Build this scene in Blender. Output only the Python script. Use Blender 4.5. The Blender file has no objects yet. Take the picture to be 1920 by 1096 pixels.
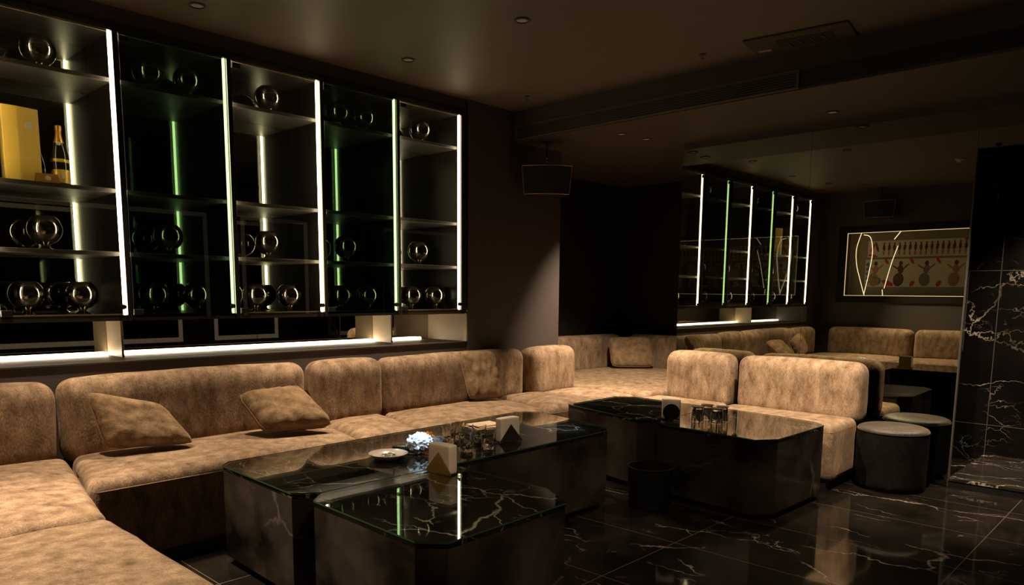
import bpy, bmesh, math, random
from mathutils import Vector, Matrix, noise
random.seed(7)
S = bpy.context.scene
COL = S.collection

# ---------------------------------------------------------------- camera, world, exposure
W_PX, H_PX, F_PX, CX, CY = 1920, 1096, 1378.79, 957.27, 729.07
cd = bpy.data.cameras.new('camera')
cam = bpy.data.objects.new('camera', cd); COL.objects.link(cam)
fw = Vector((0.7188257, 0.68269137, -0.13123301)); rt = Vector((0.68943987, -0.72429276, 0.00852439))
rt = (rt - fw * rt.dot(fw)).normalized(); fw.normalize(); up = rt.cross(fw).normalized()
m = Matrix((rt, up, -fw)).transposed().to_4x4(); m.translation = Vector((0, 0, 1.35))
cam.matrix_world = m
cd.sensor_fit = 'HORIZONTAL'; cd.sensor_width = 36.0
cd.lens = 36.0 * F_PX / W_PX
cd.shift_x = (W_PX / 2 - CX) / W_PX
cd.shift_y = (CY - H_PX / 2) / W_PX
cd.clip_start = 0.02
S.camera = cam

wd = bpy.data.worlds.new('world'); S.world = wd; wd.use_nodes = True
wd.node_tree.nodes['Background'].inputs[0].default_value = (0.9, 0.75, 0.6, 1)
wd.node_tree.nodes['Background'].inputs[1].default_value = 0.0
S.view_settings.view_transform = 'Standard'; S.view_settings.look = 'None'
S.view_settings.exposure = 0.0; S.view_settings.gamma = 1.0
S.view_settings.use_curve_mapping = False
S.cycles.max_bounces = 10; S.cycles.glossy_bounces = 7; S.cycles.transmission_bounces = 8
S.cycles.transparent_max_bounces = 16; S.cycles.diffuse_bounces = 4
S.cycles.caustics_reflective = False; S.cycles.caustics_refractive = False
S.cycles.sample_clamp_indirect = 4.0

LED_E = 26.0          # light strips
SPOT_W = 390.0        # ceiling spots
WARM = (1.0, 0.76, 0.50)
# ceiling spots: x, y, z, power factor, cone deg, aim point
SPOTS = [
    (0.50, 3.72, 2.892, 1.5, 62, (0.62, 2.75, 0.47)), (0.95, 4.08, 2.892, 0.55, 56, (0.85, 4.0, 0.47)), (1.90, 4.20, 2.892, 0.55, 62, (1.9, 4.05, 0.47)),
    (3.28, 4.09, 2.892, 1.0, 70, (3.25, 4.02, 0.47)), (3.26, 3.03, 2.892, 1.55, 44, (5.55, 2.60, 0.55)), (4.05, 1.10, 2.892, 0.9, 62, (5.55, 1.60, 0.3)),
    (5.53, 2.11, 2.640, 0.42, 100, (5.36, 2.30, 0.47)), (5.45, 3.62, 2.640, 1.1, 78, (5.95, 4.15, 0.47)), (6.35, 0.75, 2.640, 0.7, 85, (6.5, 0.75, 0)),  # last spot is added to light the marble doorway recess
    (5.15, 3.66, 2.640, 0.55, 44, (4.98, 3.86, 0.47)), (1.70, 0.75, 2.892, 0.34, 56, (2.6, 1.95, 0.4)),  # last spot is an added fill for the tables
]
# ---------------------------------------------------------------- materials
MATS = {}
def _new(name):
    mt = bpy.data.materials.new(name); mt.use_nodes = True
    nt = mt.node_tree; b = nt.nodes['Principled BSDF']; MATS[name] = mt
    return mt, nt, b
def mat(name, col, rough=0.5, metal=0.0, spec=0.5, emit=None, es=0.0, coat=0.0):
    mt, nt, b = _new(name)
    b.inputs['Base Color'].default_value = (*col, 1); b.inputs['Roughness'].default_value = rough
    b.inputs['Metallic'].default_value = metal; b.inputs['Specular IOR Level'].default_value = spec
    b.inputs['Coat Weight'].default_value = coat
    if emit: b.inputs['Emission Color'].default_value = (*emit, 1); b.inputs['Emission Strength'].default_value = es
    return mt
def nd(nt, t, **kw):
    n = nt.nodes.new(t)
    for k, v in kw.items():
        if k.startswith('i_'): n.inputs[k[2:].replace('_', ' ')].default_value = v
        else: setattr(n, k, v)
    return n
def ramp(nt, stops):
    r = nt.nodes.new('ShaderNodeValToRGB'); e = r.color_ramp.elements
    while len(e) < len(stops): e.new(0.5)
    for el, (p, c) in zip(e, stops):
        el.position = p; el.color = (*c, 1) if len(c) == 3 else c
    return r
def mottled(name, lo, hi, scale=(6, 6, 6), rough=0.9, sheen=0.0, bump=0.0, spec=0.3, detail=6, fine=0.0, b_scale=300):
    mt, nt, b = _new(name); L = nt.links
    g = nd(nt, 'ShaderNodeNewGeometry'); mp = nd(nt, 'ShaderNodeMapping'); mp.inputs['Scale'].default_value = scale
    L.new(g.outputs['Position'], mp.inputs['Vector'])
    n1 = nd(nt, 'ShaderNodeTexNoise', i_Scale=1.0, i_Detail=detail, i_Roughness=0.65)
    L.new(mp.outputs[0], n1.inputs['Vector'])
    r = ramp(nt, [(0.3, lo), (0.68, hi)])
    L.new(n1.outputs['Fac'], r.inputs[0])
    out = r.outputs[0]
    if fine > 0:
        n2 = nd(nt, 'ShaderNodeTexNoise', i_Scale=b_scale, i_Detail=2.0)
        mp2 = nd(nt, 'ShaderNodeMapping'); mp2.inputs['Scale'].default_value = (1, 1, 0.35)
        L.new(g.outputs['Position'], mp2.inputs['Vector']); L.new(mp2.outputs[0], n2.inputs['Vector'])
        r2 = ramp(nt, [(0.35, (1 - fine,) * 3), (0.65, (1 + fine,) * 3)])
        L.new(n2.outputs['Fac'], r2.inputs[0])
        mx = nd(nt, 'ShaderNodeMix', data_type='RGBA', blend_type='MULTIPLY'); mx.inputs[0].default_value = 1
        L.new(out, mx.inputs[6]); L.new(r2.outputs[0], mx.inputs[7]); out = mx.outputs[2]
        if bump:
            bp = nd(nt, 'ShaderNodeBump', i_Strength=bump, i_Distance=0.004)
            L.new(n2.outputs['Fac'], bp.inputs['Height']); L.new(bp.outputs[0], b.inputs['Normal'])
    L.new(out, b.inputs['Base Color'])
    b.inputs['Roughness'].default_value = rough; b.inputs['Specular IOR Level'].default_value = spec
    if sheen:
        b.inputs['Sheen Weight'].default_value = sheen; b.inputs['Sheen Roughness'].default_value = 0.4
        b.inputs['Sheen Tint'].default_value = (0.9, 0.7, 0.5, 1)
    return mt
def marble(name, base=(0.006, 0.0055, 0.005), vein=(0.5, 0.43, 0.36), scale=1.3, rough=0.06, grout=None, seed=0.0, dens=0.5, mot=(0.016, 0.013, 0.011), wid=0.012, spec=0.5):
    mt, nt, b = _new(name); L = nt.links
    g = nd(nt, 'ShaderNodeNewGeometry')
    off = nd(nt, 'ShaderNodeVectorMath', operation='ADD'); off.inputs[1].default_value = (seed, seed * 1.7, seed * 0.6)
    L.new(g.outputs['Position'], off.inputs[0]); P = off.outputs[0]
    wn = nd(nt, 'ShaderNodeTexNoise', i_Scale=2.2, i_Detail=5.0, i_Roughness=0.62); L.new(P, wn.inputs['Vector'])
    sb = nd(nt, 'ShaderNodeVectorMath', operation='SUBTRACT'); sb.inputs[1].default_value = (0.5, 0.5, 0.5); L.new(wn.outputs['Color'], sb.inputs[0])
    sc = nd(nt, 'ShaderNodeVectorMath', operation='SCALE'); sc.inputs['Scale'].default_value = 0.30; L.new(sb.outputs[0], sc.inputs[0])
    ad = nd(nt, 'ShaderNodeVectorMath', operation='ADD'); L.new(P, ad.inputs[0]); L.new(sc.outputs[0], ad.inputs[1])
    st = nd(nt, 'ShaderNodeMapping'); st.inputs['Rotation'].default_value = (0.3, 0.2, 0.7); st.inputs['Scale'].default_value = (1.0, 0.38, 1.0)
    L.new(ad.outputs[0], st.inputs['Vector'])
    tot = None
    for k, (s, wd_, mk) in enumerate([(scale, wid, dens), (scale * 2.3, wid * 1.3, dens + 0.05), (scale * 5.0, wid * 1.6, dens + 0.1)]):
        v = nd(nt, 'ShaderNodeTexVoronoi', feature='DISTANCE_TO_EDGE', i_Scale=s); L.new(st.outputs[0], v.inputs['Vector'])
        r = ramp(nt, [(0.0, (1, 1, 1)), (wd_, (0, 0, 0))]); L.new(v.outputs['Distance'], r.inputs[0])
        mn = nd(nt, 'ShaderNodeTexNoise', i_Scale=1.7 + k, i_Detail=3.0)
        mo = nd(nt, 'ShaderNodeVectorMath', operation='ADD'); mo.inputs[1].default_value = (3.1 * k + 1, 5.3 * k, 2.0)
        L.new(P, mo.inputs[0]); L.new(mo.outputs[0], mn.inputs['Vector'])
        r2 = ramp(nt, [(mk, (0, 0, 0)), (mk + 0.14, (1, 1, 1))]); L.new(mn.outputs['Fac'], r2.inputs[0])
        mu = nd(nt, 'ShaderNodeMath', operation='MULTIPLY'); L.new(r.outputs[0], mu.inputs[0]); L.new(r2.outputs[0], mu.inputs[1])
        m2 = nd(nt, 'ShaderNodeMath', operation='MULTIPLY'); m2.inputs[1].default_value = (1.0, 0.7, 0.55)[k]; L.new(mu.outputs[0], m2.inputs[0])
        if tot is None: tot = m2
        else:
            a = nd(nt, 'ShaderNodeMath', operation='MAXIMUM'); L.new(tot.outputs[0], a.inputs[0]); L.new(m2.outputs[0], a.inputs[1]); tot = a
    bn = nd(nt, 'ShaderNodeTexNoise', i_Scale=3.0, i_Detail=6.0); L.new(ad.outputs[0], bn.inputs['Vector'])
    br = ramp(nt, [(0.35, base), (0.75, mot)]); L.new(bn.outputs['Fac'], br.inputs[0])
    mx = nd(nt, 'ShaderNodeMix', data_type='RGBA'); L.new(tot.outputs[0], mx.inputs[0]); L.new(br.outputs[0], mx.inputs[6]); mx.inputs[7].default_value = (*vein, 1)
    out = mx.outputs[2]
    if grout:
        sx = nd(nt, 'ShaderNodeSeparateXYZ'); L.new(g.outputs['Position'], sx.inputs[0])
        gm = None
        for ax, o, stp in grout:
            a = nd(nt, 'ShaderNodeMath', operation='SUBTRACT'); a.inputs[1].default_value = o; L.new(sx.outputs[ax], a.inputs[0])
            d = nd(nt, 'ShaderNodeMath', operation='PINGPONG'); d.inputs[1].default_value = stp / 2; L.new(a.outputs[0], d.inputs[0])
            c = nd(nt, 'ShaderNodeMath', operation='LESS_THAN'); c.inputs[1].default_value = 0.0022; L.new(d.outputs[0], c.inputs[0])
            if gm is None: gm = c
            else:
                q = nd(nt, 'ShaderNodeMath', operation='MAXIMUM'); L.new(gm.outputs[0], q.inputs[0]); L.new(c.outputs[0], q.inputs[1]); gm = q
        mg = nd(nt, 'ShaderNodeMix', data_type='RGBA'); L.new(gm.outputs[0], mg.inputs[0]); L.new(out, mg.inputs[6]); mg.inputs[7].default_value = (0.13, 0.10, 0.07, 1)
        out = mg.outputs[2]
    L.new(out, b.inputs['Base Color']); b.inputs['Roughness'].default_value = rough; b.inputs['Specular IOR Level'].default_value = spec
    return mt
def pane(name, tint, refl=1.0, rough=0.0, ior=1.5, one_sided=False):
    mt = bpy.data.materials.new(name); mt.use_nodes = True; nt = mt.node_tree; nt.nodes.clear(); L = nt.links
    o = nd(nt, 'ShaderNodeOutputMaterial'); t = nd(nt, 'ShaderNodeBsdfTransparent'); t.inputs[0].default_value = (*tint, 1)
    g = nd(nt, 'ShaderNodeBsdfGlossy'); g.inputs['Roughness'].default_value = rough; g.inputs[0].default_value = (refl, refl, refl, 1)
    f = nd(nt, 'ShaderNodeFresnel'); mx = nd(nt, 'ShaderNodeMixShader')
    gm = nd(nt, 'ShaderNodeNewGeometry'); sw = nd(nt, 'ShaderNodeMix', data_type='FLOAT')   # a thin pane: the far face uses the inverse index
    sw.inputs[2].default_value = ior; sw.inputs[3].default_value = 1.0 / ior
    L.new(gm.outputs['Backfacing'], sw.inputs[0]); L.new(sw.outputs[0], f.inputs[0])
    fo = f.outputs[0]
    if one_sided:
        iv = nd(nt, 'ShaderNodeMath', operation='SUBTRACT'); iv.inputs[0].default_value = 1.0; L.new(gm.outputs['Backfacing'], iv.inputs[1])
        ml = nd(nt, 'ShaderNodeMath', operation='MULTIPLY'); L.new(iv.outputs[0], ml.inputs[0]); L.new(fo, ml.inputs[1]); fo = ml.outputs[0]
    L.new(fo, mx.inputs[0]); L.new(t.outputs[0], mx.inputs[1]); L.new(g.outputs[0], mx.inputs[2]); L.new(mx.outputs[0], o.inputs[0])
    MATS[name] = mt
    return mt

M = MATS
mottled('velvet', (0.125, 0.080, 0.050), (0.40, 0.285, 0.200), (15, 15, 7), 0.92, 0.2, 0.5, 0.12, 11, 0.22, 190)
mottled('pillow_velvet', (0.11, 0.07, 0.038), (0.29, 0.195, 0.118), (14, 14, 14), 0.92, 0.2, 0.6, 0.15, 7, 0.18, 240)
mat('piping', (0.24, 0.155, 0.09), 0.9, 0, 0.1)
marble('floor_marble', scale=1.3, rough=0.07, wid=0.008, grout=[('Y', 0.81, 1.2), ('X', 4.76, 0.665)], seed=5.3, dens=0.5, mot=(0.024, 0.018, 0.014))
marble('wall_marble', scale=3.4, rough=0.12, seed=9.1, dens=0.50, wid=0.010, base=(0.004, 0.004, 0.004), mot=(0.009, 0.008, 0.007), vein=(0.55, 0.47, 0.38))
marble('lit_step_marble', scale=3.0, rough=0.12, seed=4.4, dens=0.45, base=(0.02, 0.017, 0.015), mot=(0.04, 0.033, 0.028), vein=(0.6, 0.52, 0.42))  # lighter base puts the step's lit look into the colour
marble('table_marble', scale=2.4, rough=0.04, spec=0.08, seed=14.2, dens=0.45, vein=(0.30, 0.265, 0.225))
marble('body_marble', scale=1.7, rough=0.16, seed=21.7, dens=0.56, vein=(0.12, 0.105, 0.09), base=(0.007, 0.0055, 0.0045), mot=(0.075, 0.058, 0.046))
mat('plinth', (0.004, 0.004, 0.004), 0.7)
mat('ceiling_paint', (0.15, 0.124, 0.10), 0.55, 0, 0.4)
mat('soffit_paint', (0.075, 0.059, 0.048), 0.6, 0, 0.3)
mat('wall_paint', (0.085, 0.072, 0.07), 0.6, 0, 0.3)
mat('alcove_paint', (0.022, 0.018, 0.016), 0.7, 0, 0.2)
mat('ledge_paint', (0.07, 0.055, 0.045), 0.5, 0, 0.3)
mat('beige_lacquer', (0.50, 0.40, 0.27), 0.45)
mat('cabinet_black', (0.012, 0.011, 0.0105), 0.28)
mat('cabinet_inner', (0.030, 0.026, 0.023), 0.4)
mat('shelf_grey', (0.08, 0.07, 0.06), 0.45)
mat('smoked_mirror', (0.33, 0.37, 0.31), 0.0, 1.0)
mat('splash_mirror', (0.36, 0.34, 0.29), 0.0, 1.0)
mat('grey_mirror', (0.40, 0.40, 0.32), 0.0, 1.0)
mat('mirror_edge', (0.10, 0.09, 0.08), 0.4)
mat('led_warm', (1, 0.9, 0.7), 0.5, emit=(1.0, 0.80, 0.55), es=LED_E)
mat('led_soft', (1, 0.9, 0.7), 0.5, emit=(1.0, 0.80, 0.52), es=2.6)
mat('led_niche', (1, 0.9, 0.7), 0.5, emit=(1.0, 0.74, 0.42), es=2.0)
mat('led_dim', (1, 0.9, 0.7), 0.5, emit=(1.0, 0.75, 0.5), es=0.13)
mat('bulb_glow', (0.08, 0.07, 0.06), 0.3, emit=WARM, es=0.06)
pane('door_glass', (0.80, 0.80, 0.74)); pane('door_glass_green', (0.235, 0.335, 0.245))
pane('table_glass', (0.93, 0.97, 0.94), one_sided=True); cg = mat('clear_glass', (1, 1, 0.98), 0.0); cg.node_tree.nodes['Principled BSDF'].inputs['Transmission Weight'].default_value = 1.0; cg.node_tree.nodes['Principled BSDF'].inputs['IOR'].default_value = 1.48
mat('glass_edge', (0.035, 0.085, 0.04), 0.12)
mat('smoked_globe', (0.44, 0.41, 0.35), 0.09, 1.0, 0.5, coat=1.0)
mat('globe_foot', (0.30, 0.25, 0.16), 0.12, 1.0)
mat('black_metal', (0.012, 0.011, 0.011), 0.35, 0.3)
mat('bronze_trim', (0.55, 0.36, 0.22), 0.4, 0.6)
mat('grille_cloth', (0.012, 0.011, 0.011), 0.8)
mat('chrome', (0.7, 0.68, 0.65), 0.15, 1.0)
mat('brass', (0.55, 0.36, 0.10), 0.28, 1.0)
mat('dark_brass', (0.16, 0.11, 0.06), 0.35, 0.9)
mat('napkin', (0.72, 0.60, 0.49), 0.9)
mat('porcelain', (0.75, 0.70, 0.66), 0.25)
mat('yellow_card', (1.0, 0.68, 0.11), 0.5)
mat('ochre_card', (0.55, 0.30, 0.03), 0.5)
mat('pale_seal', (0.85, 0.78, 0.55), 0.5)
mat('gold_foil', (0.80, 0.42, 0.06), 0.35, 0.6)
mat('gold_label', (0.85, 0.60, 0.08), 0.4, 0.2)
mat('bottle_glass', (0.015, 0.013, 0.006), 0.05)
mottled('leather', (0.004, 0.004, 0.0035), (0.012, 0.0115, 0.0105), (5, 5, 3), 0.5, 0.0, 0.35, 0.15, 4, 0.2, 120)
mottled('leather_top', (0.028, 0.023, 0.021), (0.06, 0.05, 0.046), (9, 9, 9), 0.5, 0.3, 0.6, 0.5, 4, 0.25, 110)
mat('white_wrap', (0.62, 0.74, 0.85), 0.35)
mat('orange_wrap', (0.9, 0.38, 0.03), 0.4)
mat('blue_wrap', (0.10, 0.13, 0.17), 0.7)
mat('phone_green', (0.03, 0.04, 0.022), 0.2)
mat('carton', (0.60, 0.45, 0.34), 0.8); mat('carton_dark', (0.10, 0.075, 0.06), 0.6)
mat('poster_white', (0.70, 0.62, 0.46), 0.8); mat('poster_brown', (0.13, 0.065, 0.03), 0.8)
mat('poster_red', (0.60, 0.06, 0.03), 0.8); mat('poster_blue', (0.05, 0.22, 0.34), 0.8); mat('poster_tan', (0.42, 0.24, 0.12), 0.8)
mat('poster_grey', (0.22, 0.19, 0.18), 0.8)
mat('niche_paint', (0.30, 0.25, 0.17), 0.7)
mat('label_pink', (0.55, 0.36, 0.30), 0.7); mat('vent_dark', (0.008, 0.007, 0.007), 0.7)
mat('vent_slat', (0.11, 0.088, 0.07), 0.45)

# ---------------------------------------------------------------- builders
def link(o): COL.objects.link(o); return o
def tag(o, label=None, cat=None, group=None, kind=None):
    for k, v in (('label', label), ('category', cat), ('group', group), ('kind', kind)):
        if v: o[k] = v
    return o
def thing(name, loc, label, cat, group=None, rz=0.0):
    o = bpy.data.objects.new(name, None); o.empty_display_size = 0.1
    o.location = loc; o.rotation_euler = (0, 0, rz); link(o)
    return tag(o, label, cat, group)
ABS = {}
def absloc(o):
    v = Vector((0, 0, 0))
    while o: v = v + o.location; o = o.parent
    return v
class MB:
    def __init__(s): s.bm = bmesh.new(); s.mi = 0
    def _mark(s, f0):
        if s.mi:
            s.bm.faces.ensure_lookup_table()
            for f in s.bm.faces[f0:]: f.material_index = s.mi
    def box(s, a, b, bev=0.0, seg=2):
        f0 = len(s.bm.faces); t = bmesh.new()
        bmesh.ops.create_cube(t, size=1.0)
        for v in t.verts: v.co = Vector([(a[i] + b[i]) / 2 + v.co[i] * (b[i] - a[i]) for i in range(3)])
        if bev: bmesh.ops.bevel(t, geom=t.edges[:], offset=bev, segments=seg, profile=0.5, affect='EDGES')
        s.add(t); s._mark(f0); return s
    def add(s, t, mtx=None):
        me = bpy.data.meshes.new('tmp'); 
        if mtx is not None: t.transform(mtx)
        t.to_mesh(me); t.free(); s.bm.from_mesh(me); bpy.data.meshes.remove(me); return s
    def prism(s, pts, z0, z1, bev=0.0, seg=2):
        f0 = len(s.bm.faces); t = bmesh.new()
        vs = [t.verts.new((p[0], p[1], z0)) for p in pts]
        f = t.faces.new(vs); f.normal_update()
        if f.normal.z > 0: f.normal_flip()
        r = bmesh.ops.extrude_face_region(t, geom=[f])
        for v in r['geom']:
            if isinstance(v, bmesh.types.BMVert): v.co.z = z1
        bmesh.ops.recalc_face_normals(t, faces=t.faces[:])
        if bev: bmesh.ops.bevel(t, geom=t.edges[:], offset=bev, segments=seg, profile=0.5, affect='EDGES')
        s.add(t); s._mark(f0); return s
    def lathe(s, prof, seg=32, c=(0, 0, 0)):
        f0 = len(s.bm.faces); rings = []
        for r, z in prof:
            if r < 1e-6: rings.append([s.bm.verts.new((c[0], c[1], c[2] + z))])
            else: rings.append([s.bm.verts.new((c[0] + r * math.cos(2 * math.pi * k / seg), c[1] + r * math.sin(2 * math.pi * k / seg), c[2] + z)) for k in range(seg)])
        for A, B in zip(rings, rings[1:]):
            for k in range(seg):
                k2 = (k + 1) % seg
                q = [A[0]] if len(A) == 1 else [A[k], A[k2]]
                q += [B[0]] if len(B) == 1 else [B[k2], B[k]]
                if len(q) >= 3: s.bm.faces.new(q)
        s._mark(f0); return s
    def tube(s, pts, r, seg=8, closed=False):
        f0 = len(s.bm.faces); pts = [Vector(p) for p in pts]; n = len(pts); rings = []
        for i, p in enumerate(pts):
            a = pts[(i - 1) % n] if (closed or i > 0) else p
            b = pts[(i + 1) % n] if (closed or i < n - 1) else p
            d = (b - a).normalized(); u = d.orthogonal().normalized() if abs(d.z) > 0.9 else d.cross(Vector((0, 0, 1))).normalized()
            w = d.cross(u)
            rings.append([s.bm.verts.new(p + (u * math.cos(2 * math.pi * k / seg) + w * math.sin(2 * math.pi * k / seg)) * r) for k in range(seg)])
        rr = list(zip(rings, rings[1:])) + ([(rings[-1], rings[0])] if closed else [])
        for A, B in rr:
            for k in range(seg): s.bm.faces.new([A[k], A[(k + 1) % seg], B[(k + 1) % seg], B[k]])
        if not closed: s.bm.faces.new(rings[0][::-1]); s.bm.faces.new(rings[-1])
        s._mark(f0); return s
    def rbox(s, quad, z0, z1, r, crown=0.0, n=(16, 16, 8), wob=0.0, lean=(0, 0), rz=None):
        """soft box: quad = 4 corners (x,y) counter-clockwise from near-left; r rounding; crown bulges the top"""
        q = [Vector((p[0], p[1], 0)) for p in quad]
        lx = ((q[1] - q[0]).length + (q[2] - q[3]).length) / 2; ly = ((q[3] - q[0]).length + (q[2] - q[1]).length) / 2; lz = z1 - z0
        hx, hy, hz = lx / 2, ly / 2, lz / 2; r = min(r, hx, hy, hz)
        t = bmesh.new(); grid = {}
        def spaced(nn, h):
            # denser near the rounded ends
            k = max(3, nn // 3); a = [-h + r * (1 - math.cos(math.pi / 2 * i / k)) for i in range(k)]
            mid = [-h + r + (2 * h - 2 * r) * i / max(1, nn - k) for i in range(max(1, nn - k) + 1)]
            out = a + mid + [-v for v in a[::-1]]; res = []
            for v in out:
                if not res or v - res[-1] > 1e-5: res.append(v)
            return res
        X, Y, Z = spaced(n[0], hx), spaced(n[1], hy), spaced(n[2], hz)
        def vert(i, j, k):
            if (i, j, k) in grid: return grid[(i, j, k)]
            p = Vector((X[i], Y[j], Z[k]))
            c = Vector((max(-hx + r, min(hx - r, p.x)), max(-hy + r, min(hy - r, p.y)), max(-hz + r, min(hz - r, p.z))))
            d = p - c
            if d.length > 1e-9:
                # push the shell point out to the radius
                p = c + d.normalized() * r
            a, bb = p.x / hx, p.y / hy
            zz = p.z
            if crown and p.z > 0: zz += crown * (1 - abs(a) ** 2.5) * (1 - abs(bb) ** 2.5) * (p.z / hz)
            u, w = (a + 1) / 2, (bb + 1) / 2
            P = (q[0] * (1 - u) + q[1] * u) * (1 - w) + (q[3] * (1 - u) + q[2] * u) * w
            f = (zz + hz) / lz
            P = P + Vector((lean[0] * f, lean[1] * f, 0)); P.z = z0 + hz + zz
            if wob:
                nv = noise.noise_vector(P * 5.0) * wob + noise.noise_vector(P * 14.0) * wob * 0.35
                P = P + nv
                if P.z < z0: P.z = z0
            v = t.verts.new(P); grid[(i, j, k)] = v; return v
        nx, ny, nz = len(X) - 1, len(Y) - 1, len(Z) - 1
        for i in range(nx):
            for j in range(ny):
                t.faces.new([vert(i, j, nz), vert(i + 1, j, nz), vert(i + 1, j + 1, nz), vert(i, j + 1, nz)])
                t.faces.new([vert(i, j, 0), vert(i, j + 1, 0), vert(i + 1, j + 1, 0), vert(i + 1, j, 0)])
        for i in range(nx):
            for k in range(nz):
                t.faces.new([vert(i, 0, k), vert(i + 1, 0, k), vert(i + 1, 0, k + 1), vert(i, 0, k + 1)])
                t.faces.new([vert(i, ny, k), vert(i, ny, k + 1), vert(i + 1, ny, k + 1), vert(i + 1, ny, k)])
        for j in range(ny):
            for k in range(nz):
                t.faces.new([vert(0, j, k), vert(0, j, k + 1), vert(0, j + 1, k + 1), vert(0, j + 1, k)])
                t.faces.new([vert(nx, j, k), vert(nx, j + 1, k), vert(nx, j + 1, k + 1), vert(nx, j, k + 1)])
        bmesh.ops.recalc_face_normals(t, faces=t.faces[:])
        s.add(t); return s
    def build(s, name, mats, parent=None, loc=None, smooth=False, rz=0.0):
        """world-space mesh -> object whose origin sits at its parent's (or its own) location"""
        me = bpy.data.meshes.new(name)
        bmesh.ops.recalc_face_normals(s.bm, faces=s.bm.faces[:])
        s.bm.to_mesh(me); s.bm.free()
        for mm in (mats if isinstance(mats, (list, tuple)) else [mats]): me.materials.append(M[mm])
        o = bpy.data.objects.new(name, me); link(o)
        if parent is not None:
            o.parent = parent
            p = absloc(parent)
            if s.__dict__.get('world', True): me.transform(Matrix.Translation(-p))
        elif loc is not None:
            me.transform(Matrix.Translation(-Vector(loc))); o.location = loc
        if smooth:
            for p in me.polygons: p.use_smooth = True
            if smooth != 'all':
                try: me.set_sharp_from_angle(angle=math.radians(40))
                except Exception: pass
        return o
    def local(s): s.world = False; return s
def struct(name, mb, m): return tag(mb.build(name, m), kind='structure')
def clone(o, parent=None):
    c = o.copy(); link(c)
    if parent is not None: c.parent = parent
    for ch in list(o.children): clone(ch, c)
    return c
def copy_thing(o, loc, label, rz=None):
    c = clone(o); c.location = loc; c['label'] = label
    if rz is not None: c.rotation_euler = (0, 0, rz)
    return c

# ---------------------------------------------------------------- the room
ZC, ZS = 2.892, 2.640            # ceiling, lower soffit
XW, YN, XM = -0.15, 4.568, 5.8385  # west wall, cabinet wall, mirror plane
ZB, ZL = 1.165, 0.925            # cabinet underside, ledge
struct('floor', MB().box((-0.5, -2.0, -0.1), (8.1, 5.7, 0.0)), 'floor_marble')
struct('ceiling', MB().box((-0.5, -2.0, ZC), (8.1, 5.7, ZC + 0.1)), 'ceiling_paint')
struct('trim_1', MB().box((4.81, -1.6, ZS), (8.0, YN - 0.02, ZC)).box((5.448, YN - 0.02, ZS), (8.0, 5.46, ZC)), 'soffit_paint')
wn = MB().box((XW, YN, 2.80), (4.26, 5.2, ZC)).box((XW, YN, 0), (4.26, 5.2, ZL)).box((XW, YN, ZL), (0.22, 5.2, 2.80))
wn.box((0.22, 5.07, ZL), (4.26, 5.2, 2.80)).box((4.26, YN - 0.02, 0), (5.448, 5.46, ZC))
struct('wall_north', wn, 'wall_paint')
struct('trim_2', MB().box((0.22, YN - 0.012, ZL), (4.26, 5.05, ZL + 0.008)), 'ledge_paint')
struct('trim_3', MB().box((4.247, YN - 0.015, ZL + 0.008), (4.26, 5.06, ZB + 0.0)), 'beige_lacquer')
struct('wall_alcove', MB().box((5.448, 5.46, 0), (8.0, 5.6, ZC)).box((7.75, 3.0, 0), (7.9, 5.46, ZS)).box((5.95, 2.9, 0), (7.9, 3.0, ZS)), 'alcove_paint')
# mirror partition with the doorway beside it
wp = MB().box((XM + 0.006, 1.2527, 0), (5.87, 3.4886, ZS)).box((XM + 0.006, -1.6, 2.327), (5.87, 1.2527, ZS))
struct('wall_east', wp, 'wall_paint')
struct('wall_south', MB().box((-0.4, -1.8, 0), (8.0, -1.6, ZC)), 'wall_paint')
# west wall with the recessed picture niche
NY0, NY1, NZ0, NZ1 = 1.45, 4.16, 1.335, 2.275
ww = MB().box((-0.3, -1.6, 0), (XW, 5.2, NZ0)).box((-0.3, -1.6, NZ1), (XW, 5.2, ZC)).box((-0.3, -1.6, NZ0), (XW, NY0, NZ1)).box((-0.3, NY1, NZ0), (XW, 5.2, NZ1))
struct('wall_west', ww, 'wall_paint')
# doorway recess clad in black marble, on a low step
struct('wall_doorway', MB().box((6.95, -1.6, 0), (7.1, 1.26 + 1.6, ZS)), 'wall_marble')
j = MB()
for y, z0, z1 in ((1.25, 0.068, ZS), (1.47, 0.9, 1.549), (0.05, 0.068, ZS)): j.box((6.9475, y - 0.0025, z0), (6.951, y + 0.0025, z1))
for z in (1.549, 0.31): j.box((6.9475, -1.6, z - 0.0025), (6.951, 2.8, z + 0.0025))
struct('trim_4', j, 'mirror_edge')
struct('trim_5', MB().box((XM + 0.004, -1.6, 0.0), (6.95, 1.2527, 0.05)), 'plinth')
struct('trim_6', MB().box((XM - 0.004, -1.6, 0.05), (6.95, 1.2527, 0.068)), 'lit_step_marble')
struct('trim_7', MB().box((XM - 0.003, 1.2487, 0.068), (5.87, 1.2525, 2.327)).box((XM - 0.002, 1.2525, 0), (XM + 0.004, 1.256, 2.587)), 'mirror_edge')

# mirrors
def mirror(label, y0, y1, z0, z1):
    t = thing('wall_mirror', (XM, (y0 + y1) / 2, z0), label, 'mirror', 'grey mirror panels of the partition')
    MB().box((XM, y0 + 0.001, z0), (XM + 0.005, y1 - 0.001, z1)).build('mirror_glass', 'grey_mirror', t)
    return t
mirror('tall grey wall mirror panel beside the dark alcove, left one of two', 2.366, 3.4886, 0.01, 2.587)
mirror('tall grey wall mirror panel next to the marble doorway, right one of two', 1.256, 2.366, 0.01, 2.587)
mirror('shallow grey mirror panel across the top of the marble doorway', -1.55, 1.2525, 2.327, 2.587)

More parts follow.
